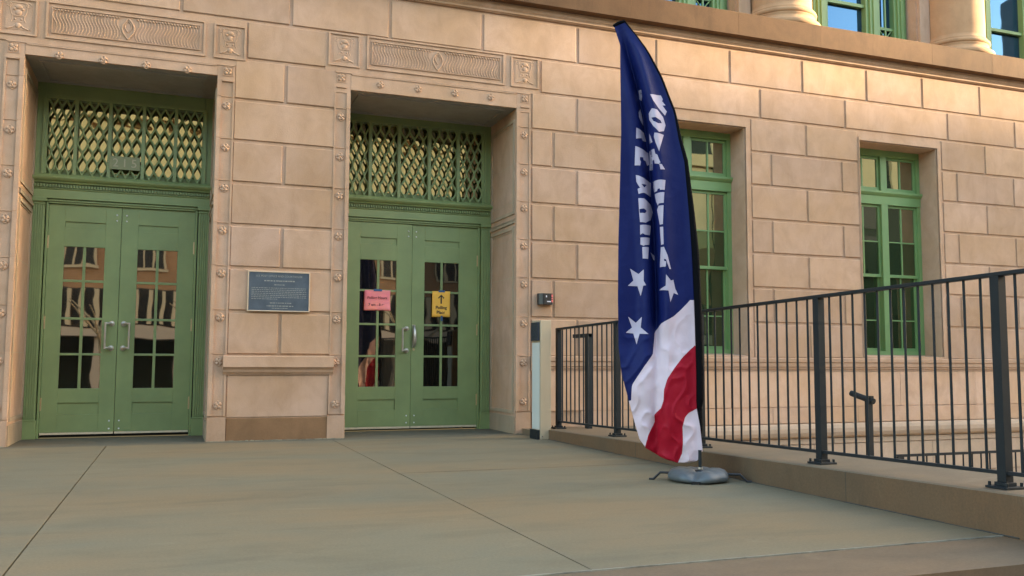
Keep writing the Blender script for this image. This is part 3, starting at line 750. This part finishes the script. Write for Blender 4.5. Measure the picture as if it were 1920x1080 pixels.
# handrail ends rising behind the railing
h=empty("handrail_post",(4.05,-.75,.10),"square grey post with a short arm behind the railing beside the pedestal","handrail post")
MB().box(4.025,4.075,-.79,-.71,.10,1.085).build("post",M_DARKMET,h,bevel=.002)
MB().prism([(-.79,1.045),(-.40,1.045),(-.40,1.085),(-.79,1.085)],4.028,4.072).build("arm",M_DARKMET,h,bevel=.003)
h=empty("handrail_post",(6.57,-2.0,-1.2),"slim dark post with a tilted end bracket in the sunken areaway","handrail post")
MB().box(6.545,6.595,-2.03,-1.97,-1.22,.415).build("post",M_DARKMET,h,bevel=.002)
m=MB(); m.tube([(6.59,-2.05,.405),(6.565,-1.86,.455),(6.555,-1.77,.48)],.030,12); m.box(6.56,6.60,-2.04,-2.00,.42,.46); m.build("arm",M_DARKMET,h)
# lower guard rail in the areaway
LR=empty("areaway_railing",(8.5,-2.2,-1.22),"low dark railing in the sunken areaway below the windows","railing")
MB().box(6.7,13,-2.215,-2.185,-.135,-.110).box(6.7,13,-2.21,-2.19,-1.10,-1.085).build("top_rail",M_DARKMET,LR)
for x in (6.75,8.93,11.1,12.9): MB().box(x-.035,x+.035,-2.23,-2.17,-1.22,-.135).build("post",M_DARKMET,LR)
b1=None
for k in range(50):
    x=6.86+.12*k
    if min(abs(x-q) for q in (6.75,8.93,11.1,12.9))<.05: continue
    if b1 is None: b1=MB().tube([(x,-2.2,-1.09),(x,-2.2,-.13)],.008,8).build("baluster",M_DARKMET,LR,loc=(x,-2.2,-1.09))
    else:
        o=bpy.data.objects.new("baluster",b1.data); col.objects.link(o); o.location=(x,-2.2,-1.09); link_to(o,LR)

# ------------------------------------------------------------------ feather banner
FP=Vector((3.26,-4.08,0)); FT=Vector((.84818,-.52971,0)); FN=Vector((-.52971,-.84818,0))   # along, towards the viewer
Lf=[(-0.532,3.137),(-0.488,2.992),(-0.486,2.745),(-0.484,2.367),(-0.493,2.068),(-0.507,1.623),(-0.512,1.219),(-0.51,0.892),(-0.49,0.712),(-0.448,0.551),(-0.406,0.391),(-0.372,0.275),(-0.329,0.215),(-0.231,0.154),(-0.13,0.125)]
Rt=[(-0.461,3.159),(-0.399,3.082),(-0.304,2.942),(-0.207,2.747),(-0.161,2.613),(-0.119,2.498),(-0.085,2.311),(-0.050,2.161),(-0.027,1.794),(-0.010,1.43),(0.0,1.071),(0.006,0.715),(0.004,0.486),(0.025,0.363),(0.040,0.206),(0.006,0.140),(-.06,.122)]
def interp(t,z):
    if z>=t[0][1]: return t[0][0]
    for (x0,z0),(x1,z1) in zip(t[:-1],t[1:]):
        if z1<=z<=z0: return x0+(x1-x0)*(z0-z)/(z0-z1+1e-9)
    return t[-1][0]
VAL=[(-.49,3.14),(-.40,2.80),(-.335,2.5),(-.300,2.2),(-.276,1.8),(-.262,1.45),(-.255,1.1),(-.26,.8)]
def disp(s,z):
    l,r=interp(Lf,z),interp(Rt,z); wd=max(r-l,.02); u=(s-l)/wd
    v=interp(VAL,z); env=min(1,max(0,(3.15-z)/.5)); low=max(0,min(1,(1.15-z)/.4))
    a=.085*env*(1-.75*low)
    d=-a*math.exp(-((s-v)/.024)**2)+a*.55*math.exp(-((s-v-.075)/.045)**2)+a*.45*math.exp(-((s-v+.07)/.04)**2)
    d+= .016*env*math.sin(8.5*u+1.0+.6*z)*(1-.4*low)
    d+= .010*math.sin(26*(s-.16*z)+2*math.sin(1.7*z))*env*(.3+.3*low)
    n1=noise.noise(Vector((s*5,z*3.2,1.3))); n2=noise.noise(Vector((s*13+z*7,z*8-s*5,4.1))); n3=1-abs(noise.noise(Vector((s*7+z*4,z*6-s*8,8.8))))*2
    d+= .022*n1*(.35+low)+.008*n2*(.25+low)+.011*(n3**3 if n3>0 else 0)*(.12+low)
    d+= .045*low*math.sin(math.pi*u)*math.sin((1.15-z)*2.4)
    edge=min(1,max(0,(r-s)/.06)); d*= .12+.88*edge
    return d
def FW(s,z,off=0.0):
    d=disp(s,z)+off; return FP+FT*s+Vector((0,0,z))+FN*d
B1=[(-.030,1.205),(-0.037,1.197),(-0.087,1.143),(-0.144,1.09),(-0.223,1.047),(-0.269,0.993),(-0.274,0.928),(-0.281,0.839),(-0.343,0.749),(-0.419,0.634),(-0.426,0.526),(-.62,.50)]
R1=[(-.0,.90),(-0.02,0.886),(-0.084,0.821),(-0.137,0.75),(-0.184,0.678),(-0.206,0.607),(-0.21,0.536),(-0.228,0.483),(-0.274,0.439),(-0.271,0.393),(-0.314,0.304),(-0.336,0.222),(-.36,.10)]
R2=[(.06,.50),(0.013,0.486),(-0.053,0.45),(-0.074,0.421),(-0.089,0.361),(-0.087,0.256),(-0.094,0.186),(-0.134,0.10)]
def banner_mat():
    m=bpy.data.materials.new("banner_cloth"); m.use_nodes=True; nt=m.node_tree; b=nt.nodes["Principled BSDF"]; N=nt.nodes.new; L=nt.links.new
    b.inputs["Roughness"].default_value=.6; b.inputs["Specular IOR Level"].default_value=.2
    uv=N("ShaderNodeUVMap"); uv.uv_map="UVMap"; sp=N("ShaderNodeSeparateXYZ"); L(uv.outputs[0],sp.inputs[0])   # u=(s+1), v=z/4
    def curve(t,below,above):
        n=N("ShaderNodeFloatCurve"); c=n.mapping.curves[0]; pts=sorted([(z/4,(s+1)/1.5) for s,z in t])
        while len(c.points)<len(pts): c.points.new(.5,.5)
        for p,(x,y) in zip(c.points,pts): p.location=(x,y); p.handle_type='VECTOR'
        n.mapping.extend='HORIZONTAL'; n.mapping.update(); L(sp.outputs[1],n.inputs["Value"])
        lt=N("ShaderNodeMath"); lt.operation='LESS_THAN'; L(sp.outputs[0],lt.inputs[0]); L(n.outputs[0],lt.inputs[1]); return lt.outputs[0]
    def gtz(z):
        g=N("ShaderNodeMath"); g.operation='GREATER_THAN'; L(sp.outputs[1],g.inputs[0]); g.inputs[1].default_value=z/4; return g.outputs[0]
    def mx(op,a,c):
        g=N("ShaderNodeMath"); g.operation=op; L(a,g.inputs[0]); L(c,g.inputs[1]) if not isinstance(c,float) else setattr(g.inputs[1],'default_value',c); return g.outputs[0]
    blue=mx('MAXIMUM',curve(B1,0,0),gtz(1.2045))
    inr1=curve(R1,0,0)                 # left of red
    inr2=mx('MAXIMUM',curve(R2,0,0),gtz(.499))
    notleft=N("ShaderNodeMath"); notleft.operation='SUBTRACT'; notleft.inputs[0].default_value=1; L(inr1,notleft.inputs[1])
    lowz=N("ShaderNodeMath"); lowz.operation='SUBTRACT'; lowz.inputs[0].default_value=1; L(gtz(.899),lowz.inputs[1])
    red=mx('MULTIPLY',mx('MULTIPLY',notleft.outputs[0],inr2),lowz.outputs[0])
    def mixc(f,a,c):
        x=N("ShaderNodeMix"); x.data_type='RGBA'; L(f,x.inputs[0])
        for i,v in ((6,a),(7,c)):
            if isinstance(v,tuple): x.inputs[i].default_value=(*v,1)
            else: L(v,x.inputs[i])
        return x.outputs[2]
    c=mixc(red,(.64,.50,.53),(.33,.003,.016)); c=mixc(blue,c,(.003,.0085,.078)); L(c,b.inputs["Base Color"])
    tc=N("ShaderNodeTexCoord"); n=N("ShaderNodeTexNoise"); n.inputs["Scale"].default_value=14; n.inputs["Detail"].default_value=4; n.inputs["Distortion"].default_value=.6; L(tc.outputs["Object"],n.inputs[0])
    bp=N("ShaderNodeBump"); bp.inputs["Strength"].default_value=.35; bp.inputs["Distance"].default_value=.012; L(n.outputs[0],bp.inputs["Height"]); L(bp.outputs[0],b.inputs["Normal"])
    return m
FB=empty("feather_banner",(3.26,-4.08,0),"tall blue white and red feather banner reading VOTE HERE on a weighted base","banner")
def cloth():
    nu,nv=72,420; vs=[]; uvs=[]
    zt,zb=3.158,.124
    for j in range(nv+1):
        z=zt+(zb-zt)*j/nv
        l,r=interp(Lf,z),interp(Rt,z)
        if z>3.137: l=max(l,-.532+(z-3.137)*3.2)
        for i in range(nu+1):
            s=l+(r-l)*i/nu; vs.append(FW(s,z)); uvs.append(((s+1)/1.5,z/4))
    m=MB(); m.add(vs,[(j*(nu+1)+i,(j+1)*(nu+1)+i,(j+1)*(nu+1)+i+1,j*(nu+1)+i+1) for j in range(nv) for i in range(nu)],smooth=True)
    o=m.build("banner_cloth",banner_mat(),FB,loc=tuple(FP))
    me=o.data; ul=me.uv_layers.new(name="UVMap")
    for lp in me.loops: ul.data[lp.index].uv=uvs[lp.vertex_index]
    sd_=o.modifiers.new("thick",'SOLIDIFY'); sd_.thickness=.0015; sd_.offset=0
    return o
CL=cloth()
LET=[
 [[(-0.281,2.614),(-0.211,2.619),(-0.199,2.593),(-0.203,2.577),(-0.18,2.548),(-0.201,2.546),(-0.172,2.503),(-0.184,2.473),(-0.228,2.523),(-0.26,2.569)]],
 [[(-0.293,2.487),(-0.271,2.514),(-0.234,2.506),(-0.197,2.46),(-0.181,2.404),(-0.192,2.36),(-0.224,2.349),(-0.262,2.391),(-0.29,2.443)],[(-0.275,2.451),(-0.245,2.451),(-0.213,2.433),(-0.205,2.414),(-0.229,2.409),(-0.261,2.425)]],
 [[(-0.255,2.344),(-0.193,2.333),(-0.21,2.268),(-0.224,2.213),(-0.247,2.275),(-0.259,2.317)]],
 [[(-0.293,2.356),(-0.283,2.332),(-0.27,2.287),(-0.289,2.29)]],
 [[(-0.295,2.244),(-0.258,2.237),(-0.251,2.203),(-0.237,2.192),(-0.216,2.136),(-0.229,2.131),(-0.207,2.125),(-0.186,2.091),(-0.216,2.089),(-0.223,2.125),(-0.256,2.138),(-0.26,2.165),(-0.271,2.166),(-0.272,2.105),(-0.296,2.117)]],
 [[(-0.274,2.022),(-0.184,2.018),(-0.19,1.95),(-0.221,1.951),(-0.221,1.96),(-0.237,1.961),(-0.242,1.947),(-0.262,1.948)]],
 [[(-0.26,1.932),(-0.192,1.934),(-0.197,1.861),(-0.232,1.86),(-0.237,1.848),(-0.249,1.875)]],
 [[(-0.244,1.821),(-0.232,1.845),(-0.198,1.844),(-0.204,1.716),(-0.225,1.715)]],
 [[(-0.225,1.699),(-0.202,1.698),(-0.2,1.579),(-0.218,1.577)]],
 [[(-0.22,1.561),(-0.198,1.561),(-0.175,1.505),(-0.153,1.412),(-0.163,1.412),(-0.185,1.476),(-0.199,1.481),(-0.197,1.466),(-0.183,1.462),(-0.188,1.427),(-0.228,1.428)]],
 [[(-0.367,2.681),(-0.346,2.668),(-0.341,2.618),(-0.348,2.604),(-0.362,2.624)]],
 [[(-0.357,2.548),(-0.365,2.513),(-0.363,2.48),(-0.347,2.445),(-0.335,2.431),(-0.342,2.479),(-0.35,2.523)]],
 [[(-0.38,2.397),(-0.359,2.391),(-0.332,2.378),(-0.319,2.32),(-0.338,2.314),(-0.345,2.329),(-0.381,2.319)]],
 [[(-0.387,2.268),(-0.306,2.239),(-0.299,2.156),(-0.312,2.145),(-0.32,2.173),(-0.333,2.174),(-0.335,2.193),(-0.355,2.191),(-0.357,2.175),(-0.35,2.158),(-0.355,2.131),(-0.393,2.135)]],
 [[(-0.386,2.068),(-0.361,2.059),(-0.321,2.04),(-0.290,2.028),(-0.290,1.927),(-0.329,1.943),(-0.367,1.934),(-0.374,1.97),(-0.356,1.976),(-0.372,2.0),(-0.382,2.021)],[(-0.347,2.002),(-0.313,2.003),(-0.328,1.979)]],
 [[(-0.369,1.904),(-0.328,1.902),(-0.29,1.871),(-0.278,1.822),(-0.29,1.763),(-0.32,1.736),(-0.359,1.74),(-0.365,1.814)],[(-0.362,1.829),(-0.329,1.833),(-0.314,1.818),(-0.324,1.801),(-0.36,1.802)]],
 [[(-0.359,1.72),(-0.289,1.723),(-0.296,1.654),(-0.325,1.653),(-0.34,1.663),(-0.359,1.654)]],
 [[(-0.357,1.634),(-0.296,1.635),(-0.3,1.586),(-0.326,1.582),(-0.335,1.577),(-0.358,1.587)]],
 [[(-0.345,1.569),(-0.302,1.569),(-0.307,1.488),(-0.343,1.49)]],
 [[(-0.292,1.536),(-0.268,1.518),(-0.267,1.487),(-0.275,1.489)]],
]
STARS=[
 [(-0.429,1.423),(-0.373,1.386),(-0.336,1.415),(-0.337,1.336),(-0.321,1.307),(-0.34,1.304),(-0.359,1.234),(-0.381,1.303),(-0.445,1.306),(-0.408,1.342)],
 [(-0.186,1.375),(-0.154,1.334),(-0.139,1.341),(-0.127,1.28),(-0.108,1.239),(-0.137,1.251),(-0.159,1.189),(-0.17,1.266),(-0.237,1.274),(-0.189,1.3)],
 [(-0.445,1.096),(-0.394,1.054),(-0.352,1.094),(-0.36,1.022),(-0.308,0.977),(-0.368,0.979),(-0.388,0.907),(-0.411,0.981),(-0.461,0.987),(-0.42,1.022)],
]
M_PRINT=mat("banner_print",(.46,.39,.46),.6,var=.08,vscale=8)
def decal(name,shapes,parent):
    bm=bmesh.new()
    for loops in shapes:
        ls=[[Vector((x,z,0)) for x,z in l] for l in loops]; fl=[v for l in ls for v in l]
        bv=[bm.verts.new(v) for v in fl]
        for t in tessellate_polygon(ls):
            try: bm.faces.new([bv[i] for i in t])
            except ValueError: pass
    for ax,lo,hi in ((0,-.56,.06),(1,.85,2.75)):
        k=lo
        while k<hi:
            no=Vector((1,0,0)) if ax==0 else Vector((0,1,0)); cp=Vector((k,0,0)) if ax==0 else Vector((0,k,0))
            bmesh.ops.bisect_plane(bm,geom=bm.verts[:]+bm.edges[:]+bm.faces[:],plane_co=cp,plane_no=no,dist=1e-6); k+=.008
    for v in bm.verts:
        v.co=FW(v.co.x,v.co.y,.0030)-wpos(parent)
    me=bpy.data.meshes.new(name); bm.normal_update(); bm.to_mesh(me); bm.free(); me.materials.append(M_PRINT)
    for p_ in me.polygons: p_.use_smooth=True
    o=bpy.data.objects.new(name,me); col.objects.link(o); o.parent=parent
    return o
decal("lettering",LET,CL)
for st in STARS: decal("star",[[st]],CL) if False else decal("star",[[st]],CL)
# curved pole in its black sleeve
M_SLEEVE=mat("black_sleeve",(.003,.003,.004),.9,spec=.1,bump=.2,bscale=25)
pts=[]; rs=[]
for k in range(60):
    z=3.165+(.19-3.165)*k/59; t=min(1,(3.165-z)/1.6)
    off=.001+.019*min(1,max(0,(2.25-z)/.7))
    rr=interp(Rt,z) if z>.55 else .004+( .016)*(0.55-z)/.36*.3
    pts.append(FP+FT*(rr+off*(1.15 if z>.5 else .6))+Vector((0,0,z))+FN*(-.006 if z>.5 else -.030)); rs.append(.006+.019*min(1,max(.1,(2.6-z)/1.1)) if z>.3 else .017)
MB().tube(pts,rs,12).build("pole_sleeve",M_SLEEVE,FB)
tip=MB().tube([FP+FT*-.535+Vector((0,0,3.132)),FP+FT*-.50+Vector((0,0,3.152)),FP+FT*-.455+Vector((0,0,3.163))],[.010,.013,.010],8); tip.build("sleeve_tip",M_SLEEVE,FB)
MB().tube([FP+FT*.022+Vector((0,0,.06)),FP+FT*.022+Vector((0,0,.21))],.012,12).build("pole",M_DARKMET,FB)
MB().tube([FP+FT*.022+Vector((0,0,.085)),FP+FT*.022+Vector((0,0,.098))],.015,12).build("collar",M_METAL,FB)
# water-bag weight and cross feet
M_BAG=mat("grey_vinyl",(.090,.100,.102),.5,var=.12,vscale=6,bump=.12,bscale=14)
cb_=FP+FT*.01+Vector((.03,.05,0)); m=MB(); pr=[(.028,.060),(.05,.064),(.10,.070),(.15,.068),(.18,.058),(.198,.040),(.203,.024),(.195,.010),(.165,.003),(.0,.002)]
n=72; vs=[]
for (r_,h_) in pr:
    for k in range(n):
        a=2*math.pi*k/n; q=Vector((math.cos(a),math.sin(a),0)); f=1+.05*noise.noise(q*2.2)+.018*noise.noise(q*9+Vector((0,0,h_*30)))
        fr=math.atan2(q.dot(FN),q.dot(FT)); notch=math.exp(-((fr-R(97))/.20)**2)
        hh=h_*1.15*(1+.22*noise.noise(q*2.7+Vector((3,1,h_*9))))*(1-.50*notch*(1 if r_>.12 else 0))
        vs.append(tuple(cb_+q*r_*f*(1-.08*notch)+Vector((0,0,hh))))
m.add(vs,[(i*n+k,i*n+(k+1)%n,(i+1)*n+(k+1)%n,(i+1)*n+k) for i in range(len(pr)-1) for k in range(n)],smooth=True)
m.build("weight_bag",M_BAG,FB)
def foot(d,ln,zz=.050):
    m=MB(); a=cb_+d*.17; 
    P_=[a+Vector((0,0,zz)),cb_+d*(ln-.075)+Vector((0,0,zz)),cb_+d*(ln-.03)+Vector((0,0,.006)),cb_+d*ln+Vector((0,0,.005))]
    m.tube(P_,.0085,8); m.build("foot",M_BLACK,FB)
foot(FT*1.0,.345); foot(-FT,.325); foot(-FN,.30)
dn=(FN*.99-FT*.08).normalized()
o=MB().box(-.028,.028,-.012,.012,0,.020).build("foot",M_BLACK,FB) 
o.location=(cb_+dn*.187)-FP; o.rotation_euler=(0,0,math.atan2(FT.y,FT.x))
MB().lathe([(.0,.082),(.022,.080),(.028,.070),(.030,.060),(.03,.05)],FP+FT*.022,20).build("swivel_hub",M_BLACK,FB)

# ------------------------------------------------------------------ the building across the street (seen in the glass; added unseen tower and far wing shade the wall)
OB=empty("opposite_building",(0,-34,-.8),"brown brick office building across the street mirrored in the door glass, with an added unseen tower shading the courthouse","building")
M_OBR=mat("brown_brick",(.34,.19,.10),.8,var=.2,vscale=.8); M_OCR=mat("cream_stone",(.72,.56,.30),.8,var=.15,vscale=.5); M_ODK=mat("dark_opening",(.012,.011,.010),.4); M_OWF=mat("white_frames",(.50,.40,.27),.6)
M_OBR2=mat("dark_brick",(.028,.034,.018),.8,var=.3,vscale=.6)
M_OBEAM=mat("pale_beam",(.48,.38,.30),.7)
m=MB()
OY=-26
m.box(-30,23.5,OY-16,OY,2.0,6.1,1,0); m.box(-30,23.5,OY-16,OY-.15,6.1,10.6,1,0)
m.box(23.5,62,OY-16,OY,-.8,11.9,1,1); m.box(62,117.5,OY-16,OY,-.8,30,1,0); m.box(117.5,215,OY-16,OY,-.8,20.55,1,0)  # tall tower and far wing are unseen additions, sized to block the sun
m.box(-30,23.5,OY-16,OY-3,-.8,2.0,1,1)
m.build("wall",[M_OBR,M_OBR2],OB)
m=MB()
for k in range(14):
    x=-28+k*3.9
    if x>22: break
    m.box(x,x+2.4,OY,OY+.06,6.9,9.6)
m.box(-30,23.5,OY-.15,OY+.10,10.0,10.6); 
m.box(-30,23.5,OY-.15,OY-.05,6.1,9.9); m.box(23.52,24.7,OY,OY+.15,6.4,11.2); m.box(31.2,33.2,OY,OY+.15,9.3,11.7); m.box(34.2,35.3,OY,OY+.15,9.6,11.5)  # cream faces added so windows and transoms mirror bright patches
m.build("cream_reflection_bays",M_OCR,OB)
d=MB(); f=MB()
for k in range(22):
    x=-28+k*2.4
    if x>21.5: break
    d.box(x,x+1.15,OY,OY+.03,4.3,5.7)
    for xx in (x,x+.36,x+.74,x+1.1): f.box(xx,xx+.07,OY+.03,OY+.09,4.3,5.7)
    f.box(x-.05,x+1.22,OY+.03,OY+.09,4.22,4.32); f.box(x-.05,x+1.22,OY+.03,OY+.09,5.68,5.78)
d.box(-30,23.5,OY,OY+.02,2.05,3.55)
for k in range(118):
    x=-30+k*.46; 
    if x<23: f.box(x,x+.15,OY+.02,OY+.3,2.1,3.5)
d.box(24,62,OY,OY+.03,0,3.6)
for k in range(11):
    x=29.6+k*2.8; d.box(x,x+1.5,OY,OY+.04,5.0,7.2); d.box(x,x+1.5,OY,OY+.04,7.6,9.0)
d.build("dark_window_band",M_ODK,OB); f.build("window_frames",M_OWF,OB)
MB().box(-30,23.5,OY-.2,OY+.9,1.62,2.0).build("canopy_beam",M_OBEAM,OB)
m=MB()
for k in range(18):
    m.box(-28+k*2.8,-27.72+k*2.8,OY+.2,OY+.7,-.8,1.62)
m.build("pillar",M_OBEAM,OB)
SB=empty("horizon_glow_blocker",(50,-5,-.8),"unseen low brown block added to shut out horizon glow from the right","building")
MB().box(42,60,-20,14,-.8,7.6).build("wall",M_OBR,SB); MB().box(41.8,60.2,-20.2,14.2,7.6,8.1).build("roof",M_OCR,SB)  # added block and cap, out of view, keeping low sky glow off the doorways
M_BARK=mat("pale_bark",(.34,.27,.18),.9,var=.3,vscale=8)
for i,(x,yy) in enumerate(((-2.3,-22.6),(1.0,-23.0),(5.2,-22.4),(8.4,-22.8))):
    tr=empty("street_tree",(x,yy,-.68),"bare street tree on the far sidewalk, %s from the left end of the four"%("first","second","third","fourth")[i],"tree","bare street trees"); rnd=random.Random(i)
    MB().tube([(x,yy,-.68),(x+.12,yy,.4),(x-.05,yy,1.5),(x+.08,yy,2.6)],[.16,.13,.11,.09],10).build("trunk",M_BARK,tr)
    for k in range(6):
        a=k*1.05+rnd.random(); z=.9+.3*k; L=1.5-.12*k
        MB().tube([(x,yy,z),(x+.4*L*math.cos(a),yy+.4*L*math.sin(a),z+.35*L),(x+L*math.cos(a),yy+L*math.sin(a),z+1.0*L)],[.06,.045,.018],8).build("limb",M_BARK,tr)
struct(MB().box(-60,90,-25,-21.5,-.9,-.68).build("sidewalk",M_CURBTOP))
